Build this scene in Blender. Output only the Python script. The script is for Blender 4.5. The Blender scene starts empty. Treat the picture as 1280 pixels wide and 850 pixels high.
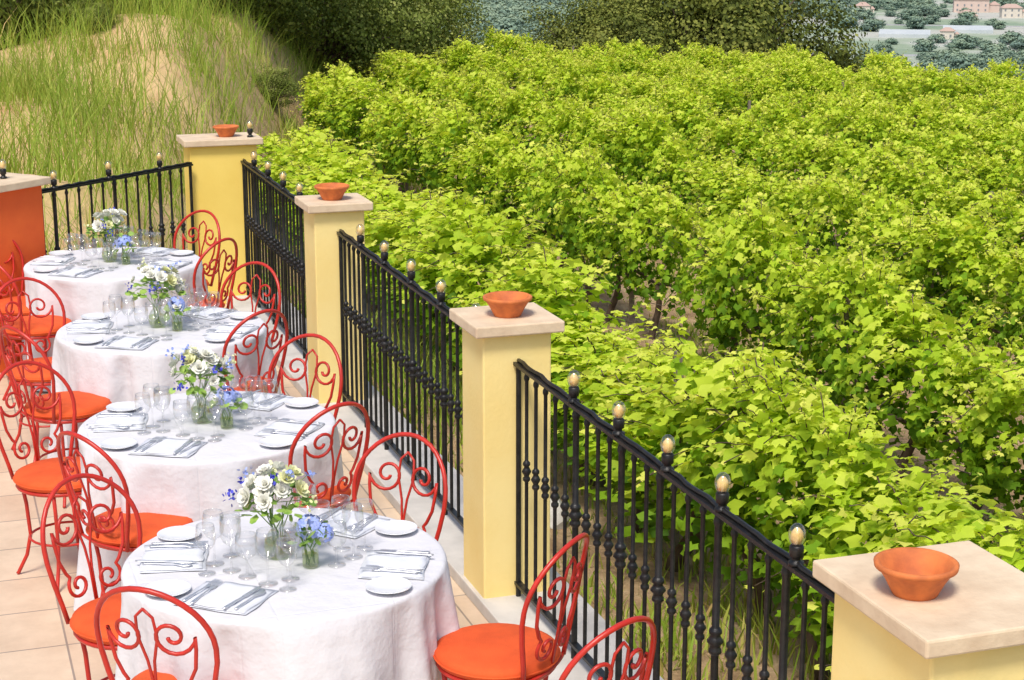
import bpy, math, random
import numpy as np
from mathutils import Vector, Matrix
random.seed(7); rng=np.random.default_rng(7)
scn=bpy.context.scene
col=scn.collection
R=math.radians
# ---------------- materials ----------------
def nmat(name):
    m=bpy.data.materials.new(name); m.use_nodes=True
    nt=m.node_tree; nt.nodes.clear()
    out=nt.nodes.new('ShaderNodeOutputMaterial')
    return m,nt,out
def ramp(nt,stops,fac):
    r=nt.nodes.new('ShaderNodeValToRGB')
    els=r.color_ramp.elements
    while len(els)<len(stops): els.new(0.5)
    for e,(p,c) in zip(els,stops):
        e.position=p; e.color=(c[0],c[1],c[2],1)
    nt.links.new(fac,r.inputs[0]); return r.outputs[0]
def noise(nt,scale,detail=4,coord='Object',rough=.55,mapping=None):
    tc=nt.nodes.new('ShaderNodeTexCoord'); n=nt.nodes.new('ShaderNodeTexNoise')
    n.inputs['Scale'].default_value=scale; n.inputs['Detail'].default_value=detail; n.inputs['Roughness'].default_value=rough
    src=tc.outputs[coord]
    if mapping:
        mp=nt.nodes.new('ShaderNodeMapping'); mp.inputs['Scale'].default_value=mapping
        nt.links.new(src,mp.inputs[0]); src=mp.outputs[0]
    nt.links.new(src,n.inputs['Vector']); return n.outputs['Fac']
def bump(nt,h,strength,dist=.01,prev=None):
    b=nt.nodes.new('ShaderNodeBump'); b.inputs['Strength'].default_value=strength; b.inputs['Distance'].default_value=dist
    nt.links.new(h,b.inputs['Height'])
    if prev: nt.links.new(prev,b.inputs['Normal'])
    return b.outputs[0]
def mat(name,c1,c2=None,scale=5,rough=.6,bs=0,bscale=60,metal=0,spec=.5,detail=5,lo=.35,hi=.65,bdist=.005,crease=False):
    m,nt,out=nmat(name)
    p=nt.nodes.new('ShaderNodeBsdfPrincipled'); nt.links.new(p.outputs[0],out.inputs[0])
    p.inputs['Roughness'].default_value=rough; p.inputs['Metallic'].default_value=metal
    p.inputs['Specular IOR Level'].default_value=spec
    c2=c2 or tuple(min(1,x*.82) for x in c1)
    nt.links.new(ramp(nt,[(lo,c1),(hi,c2)],noise(nt,scale,detail)),p.inputs['Base Color'])
    if bs:
        o=bump(nt,noise(nt,bscale,4),bs,bdist)
        if crease:
            tc=nt.nodes.new('ShaderNodeTexCoord'); sp=nt.nodes.new('ShaderNodeSeparateXYZ'); nt.links.new(tc.outputs['Object'],sp.inputs[0])
            def M(op,a,b=None):
                q=nt.nodes.new('ShaderNodeMath'); q.operation=op
                if isinstance(a,(int,float)): q.inputs[0].default_value=a
                else: nt.links.new(a,q.inputs[0])
                if b is not None:
                    if isinstance(b,(int,float)): q.inputs[1].default_value=b
                    else: nt.links.new(b,q.inputs[1])
                return q.outputs[0]
            ax=M('PINGPONG',M('ADD',sp.outputs[0],.13),.2); ay=M('PINGPONG',M('ADD',sp.outputs[1],.07),.22)
            mn=M('MINIMUM',ax,ay); cr=nt.nodes.new('ShaderNodeMapRange'); cr.inputs[1].default_value=0; cr.inputs[2].default_value=.007; cr.interpolation_type='SMOOTHSTEP'
            nt.links.new(mn,cr.inputs[0]); o=bump(nt,cr.outputs[0],.35,.004,o)
        nt.links.new(o,p.inputs['Normal'])
    return m
def leafmat(name,stops,trans=.45,rough=.55,spec=.15,tint=(1.3,1.15,.7)):
    m,nt,out=nmat(name)
    a=nt.nodes.new('ShaderNodeAttribute'); a.attribute_name='tone'
    c=ramp(nt,stops,a.outputs['Fac'])
    p=nt.nodes.new('ShaderNodeBsdfPrincipled'); p.inputs['Roughness'].default_value=rough; p.inputs['Specular IOR Level'].default_value=spec
    t=nt.nodes.new('ShaderNodeBsdfTranslucent'); mx=nt.nodes.new('ShaderNodeMixShader'); mx.inputs[0].default_value=trans
    nt.links.new(c,p.inputs['Base Color'])
    mc=nt.nodes.new('ShaderNodeMix'); mc.data_type='RGBA'; mc.blend_type='MULTIPLY'; mc.inputs[0].default_value=1
    nt.links.new(c,mc.inputs[6]); mc.inputs[7].default_value=(*tint,1)
    nt.links.new(mc.outputs[2],t.inputs[0])
    nt.links.new(p.outputs[0],mx.inputs[1]); nt.links.new(t.outputs[0],mx.inputs[2]); nt.links.new(mx.outputs[0],out.inputs[0])
    return m
def thinglass(name,tint=(1,1,1),base=.06,edge=.55):
    m,nt,out=nmat(name)
    lw=nt.nodes.new('ShaderNodeLayerWeight'); lw.inputs[0].default_value=.35
    mr=nt.nodes.new('ShaderNodeMapRange'); mr.inputs[3].default_value=base; mr.inputs[4].default_value=edge
    nt.links.new(lw.outputs['Facing'],mr.inputs[0])
    t=nt.nodes.new('ShaderNodeBsdfTransparent'); t.inputs[0].default_value=(*tint,1)
    g=nt.nodes.new('ShaderNodeBsdfGlossy'); g.inputs['Roughness'].default_value=.04
    mx=nt.nodes.new('ShaderNodeMixShader'); nt.links.new(mr.outputs[0],mx.inputs[0]); nt.links.new(t.outputs[0],mx.inputs[1]); nt.links.new(g.outputs[0],mx.inputs[2])
    nt.links.new(mx.outputs[0],out.inputs[0]); return m

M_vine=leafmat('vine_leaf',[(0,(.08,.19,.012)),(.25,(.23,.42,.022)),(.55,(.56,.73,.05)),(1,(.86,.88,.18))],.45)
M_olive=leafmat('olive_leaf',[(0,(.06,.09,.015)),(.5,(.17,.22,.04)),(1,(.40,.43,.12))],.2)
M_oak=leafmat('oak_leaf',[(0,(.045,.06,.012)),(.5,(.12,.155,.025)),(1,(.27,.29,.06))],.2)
M_far=leafmat('far_leaf_hazed',[(0,(.16,.24,.21)),(.5,(.20,.29,.21)),(1,(.30,.38,.26))],.1)  # distance haze painted in: leaf colours paled and pushed towards blue-grey
M_grass=leafmat('grass_blade',[(0,(.24,.36,.04)),(.28,(.46,.48,.10)),(.45,(.74,.55,.24)),(1,(.84,.54,.29))],.2,tint=(1.1,.95,.7))
M_bark=mat('bark',(.07,.045,.03),(.14,.10,.07),12,.9,.6,40)
M_yel=mat('yellow_render',(.95,.76,.32),(.91,.69,.25),2.5,.85,.3,60)
M_yel2=mat('yellow_render_deep',(.94,.70,.17),(.88,.63,.13),2.5,.85,.25,90)
M_org=mat('orange_render',(.86,.15,.025),(.76,.11,.02),3,.85,.25,90)
M_cap=mat('cream_stone',(.80,.64,.45),(.56,.41,.27),7,.7,.4,50,lo=.3,hi=.78,detail=9)
M_terra=mat('terracotta',(.70,.20,.05),(.46,.12,.035),14,.75,.3,60)
M_iron=mat('black_iron',(.012,.012,.014),(.03,.028,.026),30,.42,.3,120,metal=.4)
M_red=mat('red_paint',(.58,.03,.018),(.45,.025,.015),12,.35,.1,80)
M_cush=mat('orange_fabric',(.78,.105,.018),(.64,.08,.013),9,.85,.35,300)
M_cloth=mat('white_cloth',(.70,.69,.72),(.665,.655,.69),4,.9,.5,6,bdist=.035,spec=.1,crease=True)
M_nap=mat('napkin_cloth',(.68,.70,.77),(.74,.75,.79),10,.85,.3,60,spec=.2)
M_por=mat('porcelain',(.8,.8,.82),(.78,.78,.8),3,.15)
M_steel=mat('steel',(.85,.85,.87),(.75,.75,.77),20,.35,metal=.8)
M_glass=thinglass('clear_glass',base=.05,edge=.5)
M_vase=thinglass('vase_glass',(.95,.98,.90),.08,.5)
M_bulb=thinglass('bulb_glass',(1,.97,.86),.12,.6)
M_amber=mat('amber_core',(.90,.70,.34),(.75,.5,.2),60,.3)
M_stem=mat('stem_green',(.12,.25,.04),(.2,.32,.06),20,.6)
M_fwhite=mat('petal_white',(.86,.85,.79),(.82,.82,.72),30,.7)
M_fyel=mat('petal_lime',(.70,.72,.34),(.8,.79,.5),30,.7)
M_fblue=mat('petal_blue',(.24,.33,.78),(.42,.5,.86),40,.7)
M_fdark=mat('petal_indigo',(.05,.06,.5),(.1,.1,.6),30,.7)
M_fleaf=mat('bouquet_leaf',(.16,.32,.04),(.34,.48,.09),30,.5)
M_water=thinglass('water',(.84,.90,.6),.05,.2)
M_concrete=mat('kerb_stone',(.52,.49,.45),(.66,.62,.57),5,.8,.3,60,detail=9)
M_wood=mat('stake_wood',(.16,.13,.10),(.25,.21,.17),20,.9)
M_wire=mat('wire',(.3,.3,.3),None,20,.4,metal=.9)
M_rock=mat('limestone',(.55,.53,.5),(.4,.38,.35),9,.9,.5,20)
# tiles
M_tile,nt,out=nmat('terrace_tiles')
p=nt.nodes.new('ShaderNodeBsdfPrincipled'); nt.links.new(p.outputs[0],out.inputs[0]); p.inputs['Roughness'].default_value=.45
tc=nt.nodes.new('ShaderNodeTexCoord'); b=nt.nodes.new('ShaderNodeTexBrick'); b.offset=0
b.inputs['Scale'].default_value=1; b.inputs['Brick Width'].default_value=.42; b.inputs['Row Height'].default_value=.42
b.inputs['Mortar Size'].default_value=.005; b.inputs['Mortar Smooth'].default_value=.2; b.inputs['Bias'].default_value=0
b.inputs['Color1'].default_value=(.80,.64,.47,1); b.inputs['Color2'].default_value=(.70,.53,.38,1); b.inputs['Mortar'].default_value=(.36,.29,.24,1)
nt.links.new(tc.outputs['Object'],b.inputs['Vector'])
mx=nt.nodes.new('ShaderNodeMix'); mx.data_type='RGBA'; mx.blend_type='MULTIPLY'; mx.inputs[0].default_value=1
nt.links.new(b.outputs['Color'],mx.inputs[6]); nt.links.new(ramp(nt,[(.3,(1,1,1)),(.7,(.76,.73,.70))],noise(nt,3,10,rough=.75)),mx.inputs[7])
nt.links.new(mx.outputs[2],p.inputs['Base Color']); nt.links.new(bump(nt,b.outputs['Fac'],-.5,.004),p.inputs['Normal'])
# ground
M_ground,nt,out=nmat('ground_earth')
p=nt.nodes.new('ShaderNodeBsdfPrincipled'); nt.links.new(p.outputs[0],out.inputs[0]); p.inputs['Roughness'].default_value=.95; p.inputs['Specular IOR Level'].default_value=.1
soil=ramp(nt,[(.3,(.22,.14,.08)),(.5,(.46,.31,.18)),(.72,(.64,.47,.30))],noise(nt,2.2,9,rough=.7))
hill=ramp(nt,[(.28,(.46,.40,.13)),(.38,(.64,.47,.20)),(.53,(.76,.53,.27)),(.68,(.60,.34,.17))],noise(nt,.7,10,rough=.72))
val=ramp(nt,[(.3,(.20,.28,.21)),(.45,(.29,.36,.25)),(.55,(.45,.47,.41)),(.64,(.50,.48,.44)),(.75,(.26,.33,.24))],noise(nt,.013,7,rough=.62))  # valley land colours, with distance haze painted in as pale low contrast
def mixc(nt,f,a,b):
    m=nt.nodes.new('ShaderNodeMix'); m.data_type='RGBA'; nt.links.new(f,m.inputs[0]); nt.links.new(a,m.inputs[6]); nt.links.new(b,m.inputs[7]); return m.outputs[2]
a1=nt.nodes.new('ShaderNodeAttribute'); a1.attribute_name='tone'; a2=nt.nodes.new('ShaderNodeAttribute'); a2.attribute_name='far'
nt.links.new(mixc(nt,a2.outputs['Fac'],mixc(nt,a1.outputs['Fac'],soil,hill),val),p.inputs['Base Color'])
nt.links.new(bump(nt,noise(nt,9,8,rough=.7),.8,.08),p.inputs['Normal'])

# ---------------- mesh helpers ----------------
def link(o,parent=None):
    col.objects.link(o)
    if parent: o.parent=parent
    return o
def empty(name,loc=(0,0,0),rz=0):
    e=bpy.data.objects.new(name,None); e.location=loc; e.rotation_euler=(0,0,rz); e.empty_display_size=.1
    return link(e)
def np_mesh(name,V,T,mats,mi=None,attrs={},smooth=False):
    me=bpy.data.meshes.new(name); V=np.asarray(V,dtype=np.float32); T=np.asarray(T,dtype=np.int32)
    k=T.shape[1]
    me.vertices.add(len(V)); me.vertices.foreach_set('co',V.ravel())
    me.loops.add(T.size); me.loops.foreach_set('vertex_index',T.ravel())
    me.polygons.add(len(T)); me.polygons.foreach_set('loop_start',np.arange(0,T.size,k,dtype=np.int32))
    if mi is not None: me.polygons.foreach_set('material_index',np.asarray(mi,dtype=np.int32))
    me.update(calc_edges=True)
    if smooth: me.polygons.foreach_set('use_smooth',np.ones(len(T),dtype=bool))
    for k_,a in attrs.items():
        at=me.attributes.new(k_,'FLOAT','POINT'); at.data.foreach_set('value',np.asarray(a,dtype=np.float32))
    for m in mats: me.materials.append(m)
    return me
class MB:
    def __init__(s): s.V=[]; s.F=[]; s.M=[]; s.S=[]
    def add(s,v,f,m=0,sm=True):
        o=len(s.V); s.V+= [tuple(x) for x in v]; s.F+=[tuple(i+o for i in q) for q in f]; s.M+=[m]*len(f); s.S+=[sm]*len(f)
    def box(s,c,d,m=0,rz=0):
        cx,cy,cz=c; a,b_,h=d[0]/2,d[1]/2,d[2]/2; cs,sn=math.cos(rz),math.sin(rz)
        v=[(cx+x*a*cs-y*b_*sn,cy+x*a*sn+y*b_*cs,cz+z*h) for z in(-1,1) for x,y in((-1,-1),(1,-1),(1,1),(-1,1))]
        s.add(v,[(3,2,1,0),(4,5,6,7),(0,1,5,4),(1,2,6,5),(2,3,7,6),(3,0,4,7)],m,False)
    def tube(s,pts,r,n=6,m=0,closed=False):
        P=[Vector(p) for p in pts]; L=len(P); rs=r if isinstance(r,(list,tuple)) else [r]*L
        v=[];f=[];prev=None
        for i,pt in enumerate(P):
            a=P[(i-1)%L] if (i>0 or closed) else P[i]; b2=P[(i+1)%L] if (i<L-1 or closed) else P[i]
            t=(b2-a)
            if t.length<1e-9: t=Vector((0,0,1))
            t.normalize()
            if prev is None:
                up=Vector((0,0,1)) if abs(t.z)<.9 else Vector((1,0,0)); u=t.cross(up).normalized()
            else:
                u=prev-t*prev.dot(t)
                u=u.normalized() if u.length>1e-6 else t.orthogonal().normalized()
            prev=u; w=t.cross(u)
            for k in range(n):
                an=2*math.pi*k/n; v.append(pt+(u*math.cos(an)+w*math.sin(an))*rs[i])
        for i in range(L if closed else L-1):
            j=(i+1)%L
            for k in range(n):
                k2=(k+1)%n; f.append((i*n+k,i*n+k2,j*n+k2,j*n+k))
        if not closed: f.append(tuple(range(n-1,-1,-1))); f.append(tuple((L-1)*n+k for k in range(n)))
        s.add(v,f,m)
    def lathe(s,prof,n=20,m=0,c=(0,0,0)):
        v=[];f=[]
        for r,z in prof:
            for k in range(n):
                a=2*math.pi*k/n; v.append((c[0]+r*math.cos(a),c[1]+r*math.sin(a),c[2]+z))
        for i in range(len(prof)-1):
            for k in range(n):
                k2=(k+1)%n; f.append((i*n+k,i*n+k2,(i+1)*n+k2,(i+1)*n+k))
        s.add(v,f,m)
    def mesh(s,name,mats,tone=None):
        me=bpy.data.meshes.new(name); me.from_pydata(s.V,[],s.F); me.update()
        me.polygons.foreach_set('material_index',s.M); me.polygons.foreach_set('use_smooth',s.S)
        for m in mats: me.materials.append(m)
        return me
    def obj(s,name,mats,parent=None,loc=(0,0,0),bev=0):
        o=bpy.data.objects.new(name,s.mesh(name,mats)); o.location=loc; link(o,parent)
        if bev:
            b=o.modifiers.new('bevel','BEVEL'); b.width=bev; b.segments=2; b.limit_method='ANGLE'
        return o
def inst(name,me,parent=None,loc=(0,0,0),rot=(0,0,0),sc=(1,1,1)):
    o=bpy.data.objects.new(name,me); o.location=loc; o.rotation_euler=rot; o.scale=sc; return link(o,parent)
def leaves(P,N,S,tmpl,tris,rg):
    P=np.asarray(P);N=np.asarray(N,dtype=float); N/=np.linalg.norm(N,axis=1,keepdims=True)+1e-9
    t=rg.normal(size=P.shape); u=np.cross(N,t); u/=np.linalg.norm(u,axis=1,keepdims=True)+1e-9; w=np.cross(N,u)
    S=np.asarray(S)[:,None,None]
    V=P[:,None,:]+S*(tmpl[None,:,0:1]*u[:,None]+tmpl[None,:,1:2]*w[:,None]+tmpl[None,:,2:3]*N[:,None])
    K=len(tmpl); T=(tris[None]+ (np.arange(len(P))*K)[:,None,None]).reshape(-1,3)
    return V.reshape(-1,3),T
ang=[-90,-55,-25,10,42,90,138,170,205,235]; rad=[.18,.82,.70,.93,.72,1.0,.72,.93,.70,.82]
zz_=[0,-.16,.04,-.2,.05,-.3,.05,-.2,.04,-.16]
G=[(0,0,.03)]+[(r*math.cos(R(a)),r*math.sin(R(a)),z) for a,r,z in zip(ang,rad,zz_)]
G=np.array(G); GT=np.array([(0,i+1,(i+1)%10+1) for i in range(10)])
D4T=np.array([(0,1,2),(0,2,3)])
O4=np.array([(-.7,-.1,0),(0,-.6,.1),(.8,0,-.1),(.1,.65,.1)])

# ---------------- terrain ----------------
XBY=[10,14,20,27.4,35.4,41.4,46,50,53,60,70]; XBX=[2.6,2.9,3.9,5.3,7.6,9.9,12.2,14.5,17,24,34]
def sst(t): t=np.clip(t,0,1); return t*t*(3-2*t)
def vz(x,y): 
    return np.interp(x,[2.6,5.3,7.6,9.9,12.2,16.8,24,30,36],[-1.2,-1.6,-1.8,-1.95,-2.1,-2.45,-2.85,-3.3,-3.8])+.05*np.sin(x*1.7+y*.9)*np.sin(y*.6)
def hillw(x,y):
    d=np.interp(y,XBY,XBX)-x; return sst((d+.5)/2.5)
def terr(x,y):
    x=np.asarray(x,float); y=np.asarray(y,float)
    h=np.interp(y,[12,16,20,31,45,60],[-.15,-.05,.2,.9,1.0,.6])
    h=h+.6*np.exp(-((x-1.0)**2/2+(y-17.8)**2/1.6))+.14*np.sin(x*1.3+y*.5)+.10*np.sin(x*.7-y*1.1+2)
    h=h+.35*sst((y-28+x*.6)/1.5)*np.exp(-((x-4)**2)/9)-.2
    h=h+np.clip(-x-1,0,20)*.08-2.2*sst((x-6.5)/5)
    w=hillw(x,y)
    z=vz(x,y)*(1-w)+h*w
    s=-.65*(x-.72)+.76*(y-12.5)
    lim=np.where(x<2.75,sst((s-.05)/.9),1.0)
    z=np.where(x<2.75, -1.3*(1-lim)+z*lim, z)
    xc=np.clip(x,0,60)
    e=np.maximum(np.maximum(x-35,y-np.minimum(59.5-.27*xc,47+.65*xc)),0)
    e=np.maximum(e,np.maximum(-x-40,0)); e=np.maximum(e,np.maximum(-y-20,0))
    z=z-.36*e*sst(e/6)
    z=np.maximum(z,-60+0*x)
    dist=np.hypot(x,y)
    z=z+np.where(dist>1500,sst((dist-1500)/3500)*(190+70*np.sin(x*.0011+1)+50*np.sin(y*.0017+x*.0006)),0)
    return z
def axis(lo,hi,step,far):
    c=np.arange(lo,hi,step); o=[];d=step;v=hi
    while v<far: o.append(v); d*=1.13; v+=d
    n=[];d=step;v=lo
    while v>-far: d*=1.13; v-=d; n.append(v)
    return np.array(n[::-1]+list(c)+o)
xs=axis(-8,38,.3,9000); ys=axis(-2,66,.3,9000)
X,Y=np.meshgrid(xs,ys); Z=terr(X,Y)
Z=Z+np.where((np.hypot(X,Y)<120),.025*np.sin(X*5.1+Y*3.3)*np.sin(Y*4.7-X*2.2),0)
V=np.stack([X,Y,Z],-1).reshape(-1,3); nx,ny=len(xs),len(ys)
I=np.arange(nx*ny).reshape(ny,nx); Fq=np.stack([I[:-1,:-1],I[:-1,1:],I[1:,1:],I[1:,:-1]],-1).reshape(-1,4)
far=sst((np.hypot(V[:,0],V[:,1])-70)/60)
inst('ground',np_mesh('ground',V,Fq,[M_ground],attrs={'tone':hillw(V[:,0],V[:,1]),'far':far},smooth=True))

# ---------------- vines ----------------
def vine_mesh(seed):
    rg=np.random.default_rng(seed); P=[];N=[];S=[];T=[]
    n=900; c1,c2=rg.uniform(0,6.28,2)
    for i in range(n):
        y=rg.uniform(-.6,.6); a=rg.uniform(-.45*math.pi,1.45*math.pi)
        k=rg.uniform(.68,1.12) if rg.random()<.8 else rg.uniform(.3,.8)
        wv=.30*(1+.32*math.sin(y*7+c1)+.18*math.sin(y*13+c2)); hv=.62*(1+.2*math.sin(y*6+c2))
        px=wv*k*math.cos(a); pz=1.03+hv*k*math.sin(a)
        if pz<.36+.5*rg.random()**1.4: continue
        P.append((px,y,pz)); nn=np.array([math.cos(a)*.8,0,math.sin(a)*.5+.5])+rg.normal(size=3)*.55; N.append(nn)
        S.append(rg.uniform(.038,.070)); T.append(np.clip(-.06+.25*(k-.4)+.45*(pz-.5)+rg.normal()*.13,0,1))  # young tops paler; low leaves darkened too, painting in shade on row sides
    mb=MB()
    for i in range(26):
        y=rg.uniform(-.6,.6); a=rg.uniform(.0,1.0)*math.pi if i%2 else rg.uniform(.3,.7)*math.pi
        p=np.array([.22*math.cos(a),y,1.04+.52*math.sin(a)]); d=np.array([math.cos(a)*.5,rg.normal()*.35,.5+.6*math.sin(a)]); d/=np.linalg.norm(d)
        L=rg.uniform(.18,.6); pts=[]; ns=int(L/.05)
        for k in range(ns+1):
            f=k/ns; q=p+d*L*f+np.array([math.cos(a)*.1,0,-.12])*f*f*2*rg.uniform(.7,1.1); pts.append(tuple(q))
            if k>0:
                for _ in range(2):
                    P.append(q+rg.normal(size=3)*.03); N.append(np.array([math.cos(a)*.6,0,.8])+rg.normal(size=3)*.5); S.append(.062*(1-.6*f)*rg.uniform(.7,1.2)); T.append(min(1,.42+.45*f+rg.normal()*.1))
        mb.tube(pts,.004,3,1)
    zb=-.15; pts=[];
    for k in range(8):
        f=k/7; pts.append((.05*math.sin(f*5+seed),.06*math.sin(f*4+seed*2),zb+(.85)*f))
    mb.tube(pts,[.05-.018*k/7 for k in range(8)],7,1)
    mb.tube([(0,-.6,.72),(.03,-.3,.74),(.05*math.sin(5+seed),0,.7),(-.02,.3,.75),(0,.6,.72)],.018,5,1)
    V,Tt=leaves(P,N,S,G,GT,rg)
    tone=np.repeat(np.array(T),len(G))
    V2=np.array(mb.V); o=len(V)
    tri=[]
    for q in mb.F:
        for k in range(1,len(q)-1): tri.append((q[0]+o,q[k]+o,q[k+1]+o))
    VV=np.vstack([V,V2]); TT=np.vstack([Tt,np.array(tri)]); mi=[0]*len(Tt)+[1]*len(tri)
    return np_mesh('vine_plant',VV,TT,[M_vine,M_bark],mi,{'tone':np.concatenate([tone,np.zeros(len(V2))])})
VM=[vine_mesh(s) for s in range(1,13)]
rowx=[4.9]+[7.7+2.9*i for i in range(9)]
for ri,x in enumerate(rowx):
    yend=float(np.interp(x,XBX,XBY)); yend=min(yend,57.5-.27*x); ystart=max(1.0,1.12*x-5)
    e=empty('grapevine_row',(x,0,0)); y=ystart
    while y<yend:
        if random.random()>.04:
            jx=random.uniform(-.08,.08); sz=random.uniform(.86,1.12)*(.88 if ri==0 else 1)+.06*math.sin(y*.9+ri*2)
            if y>yend-1.5: sz*=.8
            wx=random.uniform(.8,1.3)*(1.38 if ri==0 else 1.0)
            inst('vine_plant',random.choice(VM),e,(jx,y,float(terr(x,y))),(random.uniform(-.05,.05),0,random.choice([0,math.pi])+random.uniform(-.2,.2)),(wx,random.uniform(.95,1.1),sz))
        y+=random.uniform(.88,1.06)
    mb=MB(); y=ystart
    while y<yend:
        g=float(terr(x,y)); mb.box((.03,y,g+.75),(.05,.05,1.6)); y+=5.0
    for zz in(.9,1.3):
        mb.tube([(0,yy,float(terr(x,yy))+zz) for yy in np.arange(ystart,yend,2.5)],.0025,3,1)
    mb.obj('stakes_and_wires',[M_wood,M_wire],e)

# ---------------- grass ----------------
def blades(N,xr,yr,keep,hfun,tonef,rg,wd=.011):
    x=rg.uniform(*xr,N); y=rg.uniform(*yr,N)
    cx=rg.uniform(*xr,N//25); cy=rg.uniform(*yr,N//25); idx=rg.integers(0,len(cx),N); cl=rg.random(N)<.6
    x=np.where(cl,cx[idx]+rg.normal(size=N)*.12,x); y=np.where(cl,cy[idx]+rg.normal(size=N)*.12,y)
    m=keep(x,y); x=x[m];y=y[m]; n=len(x); z=terr(x,y)-.02
    h=hfun(x,y)*rg.uniform(.4,1.3,n); a=rg.uniform(0,2*math.pi,n); w=wd*rg.uniform(.7,1.5,n)
    lx=rg.normal(size=n)*.4*h; ly=rg.normal(size=n)*.4*h
    b0=np.stack([x-w*np.cos(a),y-w*np.sin(a),z],1); b1=np.stack([x+w*np.cos(a),y+w*np.sin(a),z],1)
    m0=np.stack([x-w*.7*np.cos(a)+lx*.35,y-w*.7*np.sin(a)+ly*.35,z+h*.55],1); m1=np.stack([x+w*.7*np.cos(a)+lx*.35,y+w*.7*np.sin(a)+ly*.35,z+h*.55],1)
    t=np.stack([x+lx,y+ly,z+h],1)
    V=np.stack([b0,b1,m1,m0,t],1).reshape(-1,3); o=(np.arange(n)*5)[:,None]
    T=np.concatenate([o+np.array([[0,1,2]]),o+np.array([[0,2,3]]),o+np.array([[3,2,4]])]); tn=np.repeat(np.clip(tonef(x,y)+rg.normal(size=n)*.13,0,1),5)
    return V,T,tn
def nz(x,y): return .5+.25*np.sin(x*.8+1.3*np.sin(y*.33))+.25*np.sin(y*.55+x*.31+1)
def pt(x,y): return sst((.5+.3*np.sin(x*2.9+1.7*np.sin(y*.9))+.3*np.sin(y*1.45+x*1.3)-.32)/.45)
def grn(x,y): return np.clip(.85*np.exp(-((x-2.5)**2/.5+(y-21.5)**2/8))*(.12+.88*pt(x,y))+.35*np.exp(-((x-1.3)**2/1.2+(y-26)**2/4))*pt(x+2,y)+.5*np.exp(-((x-3)**2/14+(y-40)**2/6))*pt(x,y+3),0,1)
rg=np.random.default_rng(3)
V,T,tn=blades(230000,(-4,14),(13.2,50),lambda x,y:(hillw(x,y)>.35)&((-.65*(x-.72)+.76*(y-12.5))>.35)&~((x<2.8)&(y<14.3)&(x>1.7))&(rg.random(len(x))<.06+.42*nz(x*2.3,y*1.4)*pt(y*.7,x*2)+.15*nz(x,y)+.5*grn(x,y)),lambda x,y:.82-.74*grn(x,y),lambda x,y:.025+.045*nz(x*3,y*2)+.13*grn(x,y),rg,.006)
inst('dry_grass',np_mesh('dry_grass',V,T,[M_grass],attrs={'tone':tn}))
V,T,tn=blades(70000,(2.8,16),(1,36),lambda x,y:hillw(x,y)<.3,lambda x,y:.03+.6*nz(y,x)**2,lambda x,y:.03+.15*nz(x*2,y)**2,rg,.009)
inst('weeds',np_mesh('weeds',V,T,[M_grass],attrs={'tone':tn}))

# ---------------- trees ----------------
def tree_mesh(name,seed,rx,rz,h0,ncl,nl,ls,mleaf,cr=.3):
    rg=np.random.default_rng(seed); mb=MB(); P=[];N=[];S=[];T=[]
    zc=h0+rz*.85; tr=rx*.06+.05
    mb.tube([(0,0,-.3),(.05*rx,.02,h0*.5),(.0,.06*rx,h0),(-.05*rx,0,zc)],[tr*1.5,tr*1.1,tr,tr*.35],8,0)
    for i in range(ncl):
        d=rg.normal(size=3); d/=np.linalg.norm(d); k=rg.uniform(.45,1.0)**.6
        lob=1+.18*math.sin(d[0]*5+seed)+.15*math.sin(d[1]*6+d[2]*4+seed*3)
        c=np.array([d[0]*rx*k*lob,d[1]*rx*k*lob,zc+d[2]*rz*k*lob])
        if c[2]<h0*.5: continue
        if i%4==0:
            s=np.array([0,0,h0+.3*(zc-h0)*rg.random()]); mid=(s+c)/2+rg.normal(size=3)*.08*rx; mb.tube([tuple(s),tuple(mid),tuple(c)],[tr*.45,tr*.28,tr*.08],5,0)
        q=rg.normal(size=(nl,3))*np.array([cr,cr,cr*.7]); P.append(c+q); N.append(q*1.5/cr+d*.6+np.array([0,0,.6])+rg.normal(size=(nl,3))*.6)
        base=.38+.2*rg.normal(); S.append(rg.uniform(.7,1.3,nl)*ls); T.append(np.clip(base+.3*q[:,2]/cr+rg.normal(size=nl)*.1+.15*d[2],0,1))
    P=np.vstack(P);N=np.vstack(N);S=np.concatenate(S);T=np.concatenate(T)
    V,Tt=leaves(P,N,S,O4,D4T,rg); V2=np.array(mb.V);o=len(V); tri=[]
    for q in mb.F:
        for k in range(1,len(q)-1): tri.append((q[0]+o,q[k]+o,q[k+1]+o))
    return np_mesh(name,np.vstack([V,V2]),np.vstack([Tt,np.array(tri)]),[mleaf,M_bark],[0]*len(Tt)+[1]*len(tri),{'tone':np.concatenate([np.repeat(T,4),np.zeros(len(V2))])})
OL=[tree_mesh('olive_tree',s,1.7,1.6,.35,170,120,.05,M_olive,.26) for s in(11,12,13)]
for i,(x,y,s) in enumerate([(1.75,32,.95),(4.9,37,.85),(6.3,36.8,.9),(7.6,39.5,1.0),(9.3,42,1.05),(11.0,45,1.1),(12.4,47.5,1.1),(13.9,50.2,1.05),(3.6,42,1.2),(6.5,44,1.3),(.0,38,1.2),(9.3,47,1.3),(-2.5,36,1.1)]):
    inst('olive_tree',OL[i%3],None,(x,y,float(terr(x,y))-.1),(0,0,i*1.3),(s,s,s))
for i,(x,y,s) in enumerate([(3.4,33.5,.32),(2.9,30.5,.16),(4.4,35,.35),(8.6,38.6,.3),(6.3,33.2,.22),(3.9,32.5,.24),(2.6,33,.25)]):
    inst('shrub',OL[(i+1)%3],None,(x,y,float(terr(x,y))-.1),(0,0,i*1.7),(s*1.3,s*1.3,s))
OK=tree_mesh('oak_tree',31,5.0,4.6,1.2,420,170,.115,M_oak,.62)
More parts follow.
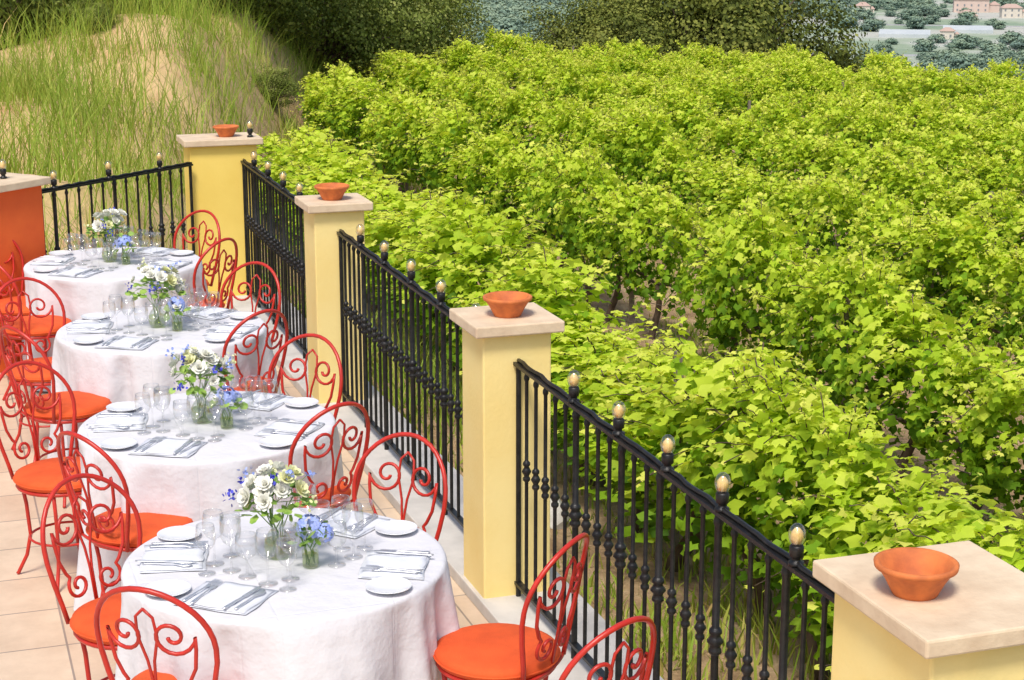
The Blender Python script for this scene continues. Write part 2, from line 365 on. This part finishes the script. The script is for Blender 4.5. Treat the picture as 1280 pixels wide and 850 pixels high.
for x,y,s in[(28.4,61.5,.88),(34.3,60,.5),(24.6,61.5,.58)]:
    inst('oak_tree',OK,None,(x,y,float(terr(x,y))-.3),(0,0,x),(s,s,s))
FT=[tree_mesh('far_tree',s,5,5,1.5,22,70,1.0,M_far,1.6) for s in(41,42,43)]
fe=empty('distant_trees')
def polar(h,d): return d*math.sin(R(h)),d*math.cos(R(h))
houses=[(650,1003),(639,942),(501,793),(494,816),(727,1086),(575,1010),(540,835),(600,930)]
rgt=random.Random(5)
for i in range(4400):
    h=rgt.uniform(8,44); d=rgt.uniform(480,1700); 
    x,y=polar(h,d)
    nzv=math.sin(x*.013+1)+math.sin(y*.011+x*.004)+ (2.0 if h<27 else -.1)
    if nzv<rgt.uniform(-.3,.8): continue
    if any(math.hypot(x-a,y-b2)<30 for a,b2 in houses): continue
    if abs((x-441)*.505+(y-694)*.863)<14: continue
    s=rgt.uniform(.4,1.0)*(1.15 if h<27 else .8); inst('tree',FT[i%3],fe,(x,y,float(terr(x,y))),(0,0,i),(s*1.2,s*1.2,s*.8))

# distant houses; distance haze is painted into their pale, low-contrast colours
M_hp=mat('wall_pink',(.64,.50,.43),(.59,.46,.40),.3,.9)
M_hb=mat('wall_beige',(.66,.60,.52),(.62,.56,.48),.3,.9); M_roof=mat('roof_tiles',(.50,.36,.30),(.45,.32,.27),.8,.9); M_win=mat('window_dark',(.24,.25,.27),None,1,.3); M_gh=mat('greenhouse_glazing',(.52,.55,.56),(.46,.5,.52),.2,.5)
def house(x,y,w,d,h,m,rz):
    e=empty('country_house',(x,y,-60),rz)
    b=MB(); b.box((0,0,h/2),(w,d,h)); b.box((w*.66,d*.1,h*.3),(w*.3,d*.7,h*.6)); b.obj('walls',[m],e)
    r=MB()
    for cx,cy,a,c,hh in((0,0,w/2+.6,d/2+.6,h),(w*.67,d*.1,w*.15+.4,d*.35+.4,h*.6)):
        k=c*.5; q=min(c*.8,a*.9)
        r.add([(cx-a,cy-c,hh+.01),(cx+a,cy-c,hh+.01),(cx+a,cy+c,hh+.01),(cx-a,cy+c,hh+.01),(cx-a+q,cy,hh+k),(cx+a-q,cy,hh+k)],[(0,1,5,4),(1,2,5),(2,3,4,5),(3,0,4),(3,2,1,0)],0,False)
    r.obj('roof',[M_roof],e)
    wn=MB(); n=max(2,int(w/4))
    for f in range(int(h//3)):
        for i in range(n): wn.box((-w/2+w*(i+.5)/n,-d/2-.02,1.6+3*f),(1.0,.1,1.4))
    wn.obj('windows',[M_win],e)
for hx,hy,w,d,h,m,rz in[(650,1003,22,11,8,M_hp,-.5),(639,942,12,8,6,M_hb,-.4),(501,793,7,6,4,M_hb,-.6),(727,1086,14,10,6,M_hp,-.3),(575,1010,9,8,5,M_hb,-.5),(600,930,8,7,4,M_hb,-.2),(690,985,10,8,5,M_hb,-.4)]:
    house(hx,hy,w,d,h,m,rz)
for gx,gy in[(490,816),(540,835)]:
    b=MB()
    for i in range(3):
        o=i*8-8; b.add([(-13,o-4,0),(13,o-4,0),(13,o+4,0),(-13,o+4,0),(-13,o-4,1.8),(13,o-4,1.8),(13,o+4,1.8),(-13,o+4,1.8),(-13,o,3),(13,o,3)],[(0,1,5,4),(2,3,7,6),(4,5,9,8),(6,7,8,9),(1,2,6,9,5),(3,0,4,8,7)],0,False)
    o=b.obj('greenhouse',[M_gh],None,(gx,gy,-60)); o.rotation_euler=(0,0,-.55)
M_road=mat('asphalt_far',(.42,.42,.42),None,.1,.9)
for rx_,ry_,wd_ in[(441,694,9),(600,860,7)]:
    b=MB(); b.box((0,0,0),(900,wd_,.3)); o=b.obj('road',[M_road],None,(rx_,ry_,-59.9)); o.rotation_euler=(0,0,-.53)

# ---------------- terrace ----------------
poly=[(2.62,-3),(2.62,13.98),(1.86,13.98),(.35,12.02),(-3,9.4),(-6,9.4),(-6,-3)]
b=MB(); n=len(poly)
b.add([(x,y,0) for x,y in poly],[tuple(range(n))],0,False)
b.obj('terrace_floor',[M_tile])
b=MB(); b.add([(x,y,-.006) for x,y in poly]+[(x,y,-3.5) for x,y in poly],[(i+n,(i+1)%n+n,(i+1)%n,i) for i in range(n)],0,False)
b.obj('terrace_retaining_wall',[M_yel])
PXr=2.35
b=MB(); b.box((2.395,5.3,.03),(.44,16.6,.06)); b.obj('railing_kerb',[M_concrete],bev=.006)
def pillar(x,y,sx,sy,h,m,rz=0,name='stone_pillar'):
    e=empty(name,(x,y,0),rz)
    a=MB(); a.box((0,0,(h-.05)/2-.002),(sx,sy,h-.05)); a.obj('shaft',[m],e,bev=.008)
    c=MB(); c.box((0,0,h-.025),(sx+.09,sy+.09,.05)); c.obj('cap',[M_cap],e,bev=.007)
    return e
pillar(2.44,3.70,.40,.49,1.3,M_yel)
for y in (7.08,10.42): pillar(PXr,y,.31,.31,1.3,M_yel)
pillar(2.2,13.72,.52,.34,1.3,M_yel2)
pillar(.42,12.17,.55,.36,1.26,M_org,R(41),'orange_pillar')
def bowl(x,y,z,s=1):
    b=MB(); b.lathe([(0,0),(.058,0),(.06,.004),(.078,.04),(.096,.068),(.106,.072),(.108,.084),(.1,.088),(.092,.082),(.07,.04),(.05,.015),(0,.012)],36)
    o=b.obj('terracotta_bowl',[M_terra],None,(x,y,z)); o.scale=(s,s,s)
bowl(2.33,3.69,1.3);bowl(2.35,7.06,1.3);bowl(2.34,10.41,1.3);bowl(2.25,13.7,1.3,.95)

def lamp(b,g,x,y,z):
    b.lathe([(0,0),(.024,0),(.024,.012),(.014,.016),(.014,.026),(.021,.03),(.022,.060),(.018,.065),(0,.065)],12,0,(x,y,z))
    g.lathe([(.016,.065),(.023,.076),(.027,.093),(.026,.108),(.019,.122),(.009,.130),(0,.132)],14,1,(x,y,z))
    g.lathe([(0,.066),(.013,.07),(.020,.086),(.018,.104),(.008,.116),(0,.118)],10,0,(x,y,z))
def railing(p0,p1,lamps,zb=.12,zt=1.12):
    L=math.hypot(p1[0]-p0[0],p1[1]-p0[1]); e=empty('iron_railing',(p0[0],p0[1],0),math.atan2(p1[1]-p0[1],p1[0]-p0[0]))
    b=MB(); g=MB(); b.box((L/2,0,zt),(L,.042,.014)); b.box((L/2,0,zb),(L,.03,.014)); 
    b.tube([(t*L/40,.004*math.sin(t*1.7),zt+.015+.003*math.sin(t*2.3)) for t in range(41)],.009,6)
    n=int(round(L/.118)); 
    for i in range(1,n):
        x=L*i/n; big=any(abs(x-l)<L/n*.5 for l in lamps); r=.0135 if big else .0085; k=1.35 if big else 1
        z0=.62
        b.lathe([(r,zb),(r,z0),(r*1.2,z0+.004),(.017*k,z0+.012),(.017*k,z0+.02),(r*1.25,z0+.028),(.015*k,z0+.038),(.022*k,z0+.05),(.015*k,z0+.062),(r*1.25,z0+.072),(.017*k,z0+.08),(.017*k,z0+.088),(r*1.2,z0+.096),(r,z0+.1),(r,zt-.05),(.013*k,zt-.04),(.013*k,zt-.03),(r,zt-.02),(r,zt)],8,0,(x,0,0))
        if big: b.lathe([(r,zb-.08),(r,zb)],8,0,(x,0,0))
    for l in lamps: lamp(b,g,l,0,zt+.007)
    for x in(.0,L): b.lathe([(.012,.06),(.012,zt)],8,0,(abs(x-.012),0,0))
    b.obj('ironwork',[M_iron],e); g.obj('bulbs',[M_amber,M_bulb],e)
hw=.158
railing((PXr,3.70+.247),(PXr,7.08-hw),[.42,.93,1.37,1.82,2.29])
railing((PXr,7.08+hw),(PXr,10.42-hw),[.28,.85,1.4,1.95,2.5])
railing((PXr,10.42+hw),(PXr,13.55),[.3,.85,1.4,1.95,2.5])
railing((PXr,-1.0),(PXr,3.70-.247),[.5,1.0,1.5,2,2.5,3,3.4])
railing((.66,12.37),(1.94,13.50),[.25,.8,1.35])
b=MB();g=MB(); lamp(b,g,2.42,13.6,1.3); e=empty('pillar_lamp'); b.obj('socket',[M_iron],e); g.obj('bulb',[M_amber,M_bulb],e)
b=MB();g=MB(); lamp(b,g,.5,12.22,1.26); e=empty('pillar_lamp'); b.obj('socket',[M_iron],e); g.obj('bulb',[M_amber,M_bulb],e)

# ---------------- chair ----------------
def chair_meshes():
    b=MB(); 
    def bk(s,h): return (s,.19+.2*h-1.1*s*s+.02,.46+h)
    pts=[(-.15,0),(-.165,.07),(-.19,.16),(-.207,.24)]+[(.21*math.cos(t),.29+.21*math.sin(t)) for t in np.linspace(math.pi,0,19)]+[(.207,.24),(.19,.16),(.165,.07),(.15,0)]
    b.tube([bk(*p_) for p_ in pts],.0095,8)
    for sg in(-1,1):
        path=[]
        for t in np.linspace(0,1,26):
            r=.012+.06*t; a=-2.9*math.pi*(1-t); path.append((.082+r*math.cos(a),.335+r*math.sin(-a)*-1))
        path+= [(.152,.29),(.142,.22),(.118,.17)]
        for t in np.linspace(0,1,24):
            r=.052-.04*t; a=.25*math.pi-2.6*math.pi*t; path.append((.066+r*math.cos(a),.115+r*math.sin(a)))
        b.tube([bk(sg*s,h) for s,h in path],.007,6)
        path=[(0.0,.43),(.03,.40),(.035,.33),(.012,.24),(.004,.16),(.003,.02)]
        b.tube([bk(sg*s,h) for s,h in path],.0055,5)
    b.tube([bk(s,.005) for s in np.linspace(-.15,.15,9)],.007,6)
    N=28
    b.tube([(.205*math.cos(2*math.pi*k/N),.205*math.sin(2*math.pi*k/N),.455) for k in range(N)],.01,6,closed=True)
    b.tube([(.165*math.cos(2*math.pi*k/N),.165*math.sin(2*math.pi*k/N),.2) for k in range(N)],.006,6,closed=True)
    for a in(45,135,225,315):
        c,s=math.cos(R(a)),math.sin(R(a)); b.tube([(c*r,s*r,z) for r,z in((.195,.45),(.178,.35),(.168,.2),(.19,.1),(.235,.012),(.24,.006))],.009,7)
    me1=b.mesh('chair_frame',[M_red])
    c=MB(); c.lathe([(0,.462),(.19,.462),(.212,.468),(.222,.485),(.216,.503),(.195,.513),(.1,.520),(0,.522)],40); me2=c.mesh('chair_cushion',[M_cush])
    c=MB(); N=40; c.tube([(.221*math.cos(2*math.pi*k/N),.221*math.sin(2*math.pi*k/N),.486) for k in range(N)],.004,5,closed=True); me3=c.mesh('chair_piping',[M_cush])
    return me1,me2,me3
CF,CC,CP=chair_meshes()
def chair(x,y,bx,by):
    e=empty('iron_cafe_chair',(x,y,0),math.atan2(by,bx)-math.pi/2)
    inst('frame',CF,e); inst('seat_cushion',CC,e); inst('cushion_piping',CP,e)
TB=[(1.12,5.88),(1.13,7.69),(1.19,9.66),(1.14,11.67)]
chair(1.77,5.44,.68,-.73); chair(1.74,4.78,.42,-.9); chair(.715,5.47,-.58,-.8); chair(.60,6.16,-.5,.86); chair(1.55,6.34,.70,.70)
chair(1.48,7.36,.42,-.9); chair(.75,7.16,-.82,-.5); chair(.50,7.97,-.45,.88); chair(1.55,8.14,.70,.70)
chair(1.50,9.25,.46,-.88); chair(.62,9.16,-.8,-.45); chair(.57,9.96,-.3,.94); chair(1.63,10.07,.70,.7)
chair(1.59,11.36,.66,-.74); chair(.59,11.1,-.82,-.4); chair(.56,11.72,-.6,.7); chair(1.60,12.08,.78,.62)

# ---------------- tables ----------------
def cloth(seed):
    rg=np.random.default_rng(seed); NA=360; Rr=.575
    ph=rg.uniform(0,6.28,6)
    V=[];F=[]
    rings=[(.02,.75)]+[(r,.75) for r in np.linspace(.1,.555,9)]+[(.566,.7485),(.573,.744),(.577,.735)]
    zs=list(np.linspace(.71,.012,24))
    def fold(a):
        w=a+.14*math.sin(3*a+ph[0])+.10*math.sin(5*a+ph[4])
        return (math.cos(9*w+ph[1])*.65+math.cos(16*w+ph[2])*.32+math.cos(5*w+ph[3])*.3)
    for r,z in rings:
        for k in range(NA):
            a=2*math.pi*k/NA; zz=z+.0015*math.sin(r*30+a*2+ph[0]) if r<.5 else z
            V.append((r*math.cos(a),r*math.sin(a),zz))
    for z in zs:
        q=1-z/.74
        for k in range(NA):
            a=2*math.pi*k/NA; r=.577+.035*q+(.072*q**.6)*fold(a)+.012*q*math.sin(29*a+7*z+ph[5])
            V.append((r*math.cos(a),r*math.sin(a),z))
    nr=len(rings)+len(zs)
    for i in range(nr-1):
        for k in range(NA):
            k2=(k+1)%NA; F.append((i*NA+k,(i+1)*NA+k,(i+1)*NA+k2,i*NA+k2))
    F.append(tuple(range(NA)))
    b=MB(); b.add(V,F); return b
def prof(name,pr,n,m): b=MB(); b.lathe(pr,n); return b.mesh(name,[m])
GL1=prof('wine_glass',[(0,.001),(.034,.001),(.034,.003),(.01,.006),(.004,.012),(.0035,.085),(.008,.092),(.026,.105),(.037,.125),(.040,.15),(.037,.175),(.033,.195),(.0345,.196),(.038,.175)],22,M_glass)
GL2=prof('water_glass',[(0,.001),(.032,.001),(.032,.003),(.01,.006),(.0045,.012),(.004,.06),(.01,.068),(.030,.08),(.038,.1),(.038,.125),(.035,.155),(.0365,.156),(.039,.125)],22,M_glass)
PL=prof('bread_plate',[(0,.006),(.045,.006),(.052,.009),(.078,.017),(.08,.0175),(.08,.015),(.05,.003),(.045,0),(0,0)],36,M_por)
def nap():
    b=MB()
    for j,(w,h,ox) in enumerate([(.23,.27,0),(.215,.26,.006),(.215,.13,.004)]):
        nx_,ny_=9,9; V=[];F=[]; t=.0045; z0=.0015+j*.0048
        for top in(0,1):
            for iy in range(ny_):
                for ix in range(nx_):
                    u=ix/(nx_-1)-.5; v=iy/(ny_-1)-.5
                    ed=(1-(2*abs(u))**8)*(1-(2*abs(v))**8)
                    V.append((u*w+ox+.003*math.sin(v*9+j),v*h+.003*math.sin(u*8+j*2),z0+(t*(.35+.65*ed)+.0015*math.sin(u*11+v*7+j) if top else 0)))
        o=nx_*ny_
        for iy in range(ny_-1):
            for ix in range(nx_-1):
                q=iy*nx_+ix; F.append((q+o,q+1+o,q+nx_+1+o,q+nx_+o))
        for ix in range(nx_-1): F.append((ix,ix+1,ix+1+o,ix+o)); q=(ny_-1)*nx_+ix; F.append((q+1,q,q+o,q+1+o))
        for iy in range(ny_-1): q=iy*nx_; F.append((q+nx_,q,q+o,q+nx_+o)); q+=nx_-1; F.append((q,q+nx_,q+nx_+o,q+o))
        b.add(V,F)
    return b.mesh('folded_napkin',[M_nap])
NP=nap()
def cutl(kind):
    b=MB(); z=.004
    def strip(pts,t=.003):
        V=[];F=[]
        for x,w,zz in pts: V+=[(x,-w,zz),(x,w,zz),(x,w*.8,zz+t),(x,-w*.8,zz+t)]
        for i in range(len(pts)-1):
            for k in range(4): k2=(k+1)%4; F.append((i*4+k,i*4+k2,i*4+4+k2,i*4+4+k))
        F.append((3,2,1,0)); n=len(pts)*4; F.append((n-4,n-3,n-2,n-1)); b.add(V,F)
    if kind=='knife': strip([(-.11,.005,0),(-.1,.007,0),(-.02,.005,0),(0,.005,0),(.01,.009,0),(.09,.009,0),(.11,.002,0)])
    elif kind=='fork':
        strip([(-.1,.006,0),(-.09,.007,0),(.0,.003,.002),(.03,.004,.002),(.045,.011,.0),(.06,.012,0)])
        for k in range(4):
            y=-.0095+k*.0063; b.box((.082,y,.004),(.045,.0028,.002))
    else: strip([(-.09,.006,0),(-.08,.006,0),(.02,.003,.003),(.04,.01,.002),(.06,.016,0),(.08,.013,.001),(.09,.004,.003)])
    return b.mesh(kind,[M_steel])
KN,FK,SP=cutl('knife'),cutl('fork'),cutl('spoon')
def bouquet(seed,kind):
    rg=np.random.default_rng(seed); b=MB()
    def petal(c,n,up,sz,m,cup=.3):
        n=Vector(n).normalized(); u=Vector(up); u=(u-n*u.dot(n)); 
        if u.length<1e-4: u=n.orthogonal()
        u.normalize(); w=n.cross(u); c=Vector(c)
        v=[c,c+w*sz*.4+u*sz*.4+n*sz*cup*.3,c+u*sz+n*sz*cup,c-w*sz*.4+u*sz*.4+n*sz*cup*.3,c+w*sz*.28+u*sz*.85+n*sz*cup*.8,c-w*sz*.28+u*sz*.85+n*sz*cup*.8]
        b.add([tuple(x) for x in v],[(0,1,4,2),(0,2,5,3)],m)
    def rose(c,d,sz,m):
        d=Vector(d).normalized(); a0=d.orthogonal().normalized(); a1=d.cross(a0)
        for ring,(ne,tilt,k) in enumerate([(7,.15,1),(7,.5,.9),(6,.9,.75),(5,1.2,.55)]):
            for i in range(ne):
                a=2*math.pi*i/ne+ring*.6; r=a0*math.cos(a)+a1*math.sin(a); up=r*math.cos(tilt)+d*math.sin(tilt); n=d*math.cos(tilt)-r*math.sin(tilt)
                petal(Vector(c)+r*sz*.12*(3-ring)/3,n,up,sz*k,m,.35)
    def hyd(c,sz,m):
        for i in range(70):
            d=Vector(rg.normal(size=3)).normalized()
            if d.z<-.5: continue
            a0=d.orthogonal().normalized(); a1=d.cross(a0); ph=rg.random()*3
            for k in range(4):
                a=ph+k*math.pi/2; petal(Vector(c)+d*sz,d,a0*math.cos(a)+a1*math.sin(a),sz*.30,m,.1)
    n_l=76 if kind=='tall' else 24; Rb=.118 if kind=='tall' else .052; zc=.205 if kind=='tall' else .11
    for i in range(n_l):
        d=Vector(rg.normal(size=3)).normalized(); d.z=abs(d.z)*.9-.25; k=rg.uniform(.6,1.15); c=Vector((d.x*Rb*k,d.y*Rb*k,zc+d.z*Rb*.8)); petal(c,Vector((0,0,1))+Vector(rg.normal(size=3))*.5,d+Vector(rg.normal(size=3))*.3,rg.uniform(.03,.055),0,-.1)
    for i in range(12 if kind=='tall' else 7):
        a=rg.uniform(0,6.28); r=rg.uniform(.3,1)*Rb*.8; b.tube([(.015*math.cos(a),.015*math.sin(a),.01),(.02*math.cos(a+1),.02*math.sin(a+1),.1 if kind=='tall' else .06),(r*math.cos(a),r*math.sin(a),zc)],.002,4,4)
    if kind=='tall':
        for i in range(21):
            d=Vector(rg.normal(size=3)); d.z=abs(d.z)+.2; d.normalize(); rose(Vector((0,0,zc))+d*Rb*rg.uniform(.8,1.2),d,rg.uniform(.024,.040),[1,1,1,2][i%4])
        for i in range(8):
            d=Vector(rg.normal(size=3)); d.z=abs(d.z)+.1; d.normalize(); c=Vector((0,0,zc))+d*Rb*rg.uniform(1.1,1.5)
            b.tube([(0,0,zc),tuple(c)],.0015,3,4)
            for k in range(14): petal(c+Vector(rg.normal(size=3))*.012,rg.normal(size=3),rg.normal(size=3),.016,[5,3,2][i%3],.2)
    else:
        hyd((0,0,zc+.035),.046,3); hyd((.045,-.02,zc+.015),.035,3); rose((-.035,.02,zc+.03),(-.5,.3,1),.025,1)
    return b.mesh('bouquet',[M_fleaf,M_fwhite,M_fyel,M_fblue,M_stem,M_fdark])
VA=prof('vase_body',[(0,.002),(.03,.002),(.045,.012),(.052,.04),(.048,.07),(.034,.092),(.024,.105),(.026,.125),(.03,.13)],24,M_vase)
WA=prof('vase_water',[(0,.005),(.028,.005),(.042,.014),(.049,.04),(.046,.065),(0,.066)],24,M_water)
VB=prof('jar_body',[(0,.002),(.028,.002),(.03,.006),(.03,.06),(.026,.068),(.027,.08)],20,M_vase)
WB=prof('jar_water',[(0,.004),(.027,.004),(.028,.045),(0,.046)],20,M_water)
rr=random.Random(3)
for ti,(tx,ty) in enumerate(TB):
    e=empty('round_table',(tx,ty,0)); cloth(ti+2).obj('tablecloth',[M_cloth],e)
    b=MB(); b.lathe([(0,.74),(.54,.74),(.54,.715),(0,.715)],40); b.lathe([(.04,.715),(.04,.04),(.25,.02),(.25,.0)],16); b.obj('table_frame',[M_wood],e)
    zt=.7525
    for ai,a in enumerate([-128,-32,42,158]):
        a=R(a+rr.uniform(-5,5)); c,s=math.cos(a),math.sin(a)
        def at(r,t):
            r+=rr.uniform(-.01,.01); t+=rr.uniform(-.008,.008); return (tx+c*r-s*t, ty+s*r+c*t)
        x,y=at(.40,0); inst('folded_napkin',NP,None,(x,y,zt),(0,0,a+rr.uniform(-.15,.15)))
        x,y=at(.41,.075); inst('table_knife',KN,None,(x,y,zt+.017),(0,0,a+math.pi+rr.uniform(-.08,.08)))
        x,y=at(.41,.102); inst('table_spoon',SP,None,(x,y,zt+.014),(0,0,a+math.pi+rr.uniform(-.08,.08)))
        x,y=at(.41,-.07); inst('table_fork',FK,None,(x,y,zt+.016),(0,0,a+math.pi+rr.uniform(-.08,.08)))
        x,y=at(.41,-.1); inst('table_fork',FK,None,(x,y,zt+.015),(0,0,a+math.pi+rr.uniform(-.08,.08)))
        x,y=at(.43,-.22); inst('bread_plate',PL,None,(x,y,zt))
        x,y=at(.235,.06); inst('wine_glass',GL1,None,(x,y,zt))
        x,y=at(.20,-.03); inst('water_glass',GL2,None,(x,y,zt))
        x,y=at(.25,.15); inst('wine_glass',GL1,None,(x,y,zt),(0,0,0),(.9,.9,.92))
        x,y=at(.17,.12); inst('wine_glass',GL1,None,(x,y,zt),(0,0,0),(.95,.95,1.02))
    v=empty('flower_vase',(tx-.02,ty+.03,zt),ti*1.1); inst('vase',VA,v); inst('water',WA,v); inst('bouquet',bouquet(50+ti,'tall'),v)
    v=empty('flower_jar',(tx+.07,ty-.10,zt),ti); inst('jar',VB,v); inst('water',WB,v); inst('bouquet',bouquet(70+ti,'small'),v)
# limestone rock beyond railing
b=MB()
b.lathe([(0,-.1),(.15,-.08),(.17,.03),(.14,.10),(.07,.14),(0,.15)],10); b.V=[(x*(1+.2*math.sin(y*20)),y*1.2,z+.03*math.sin(x*30)) for x,y,z in b.V]
b.S=[False]*len(b.S); b.obj('limestone_rock',[M_rock],None,(4.3,11.9,float(terr(4.3,11.9))))

# ---------------- light & camera ----------------
w=bpy.data.worlds.new('World'); scn.world=w; w.use_nodes=True; nt=w.node_tree
bg=nt.nodes['Background']; sky=nt.nodes.new('ShaderNodeTexSky'); sky.sky_type='NISHITA'; sky.sun_disc=False
az=R(212); el=R(58)
sky.sun_elevation=el; sky.sun_rotation=az; sky.dust_density=3.0
nt.links.new(sky.outputs[0],bg.inputs[0]); bg.inputs[1].default_value=.15
sd=bpy.data.lights.new('sun','SUN'); sd.energy=3.0; sd.angle=R(14); sd.color=(1,.955,.87)
so=bpy.data.objects.new('sun',sd); link(so)
d=Vector((math.sin(az)*math.cos(el),math.cos(az)*math.cos(el),math.sin(el))); so.rotation_euler=d.to_track_quat('Z','Y').to_euler()
cd=bpy.data.cameras.new('camera'); cd.lens=36*2200/1280; cd.sensor_width=36; cd.clip_end=20000; cd.clip_start=.05
co=bpy.data.objects.new('camera',cd); co.location=(0,0,3.0); co.rotation_euler=(R(90-13.67),0,R(-18.56)); link(co); scn.camera=co
scn.view_settings.view_transform='Standard'; scn.view_settings.look='None'; scn.view_settings.exposure=0
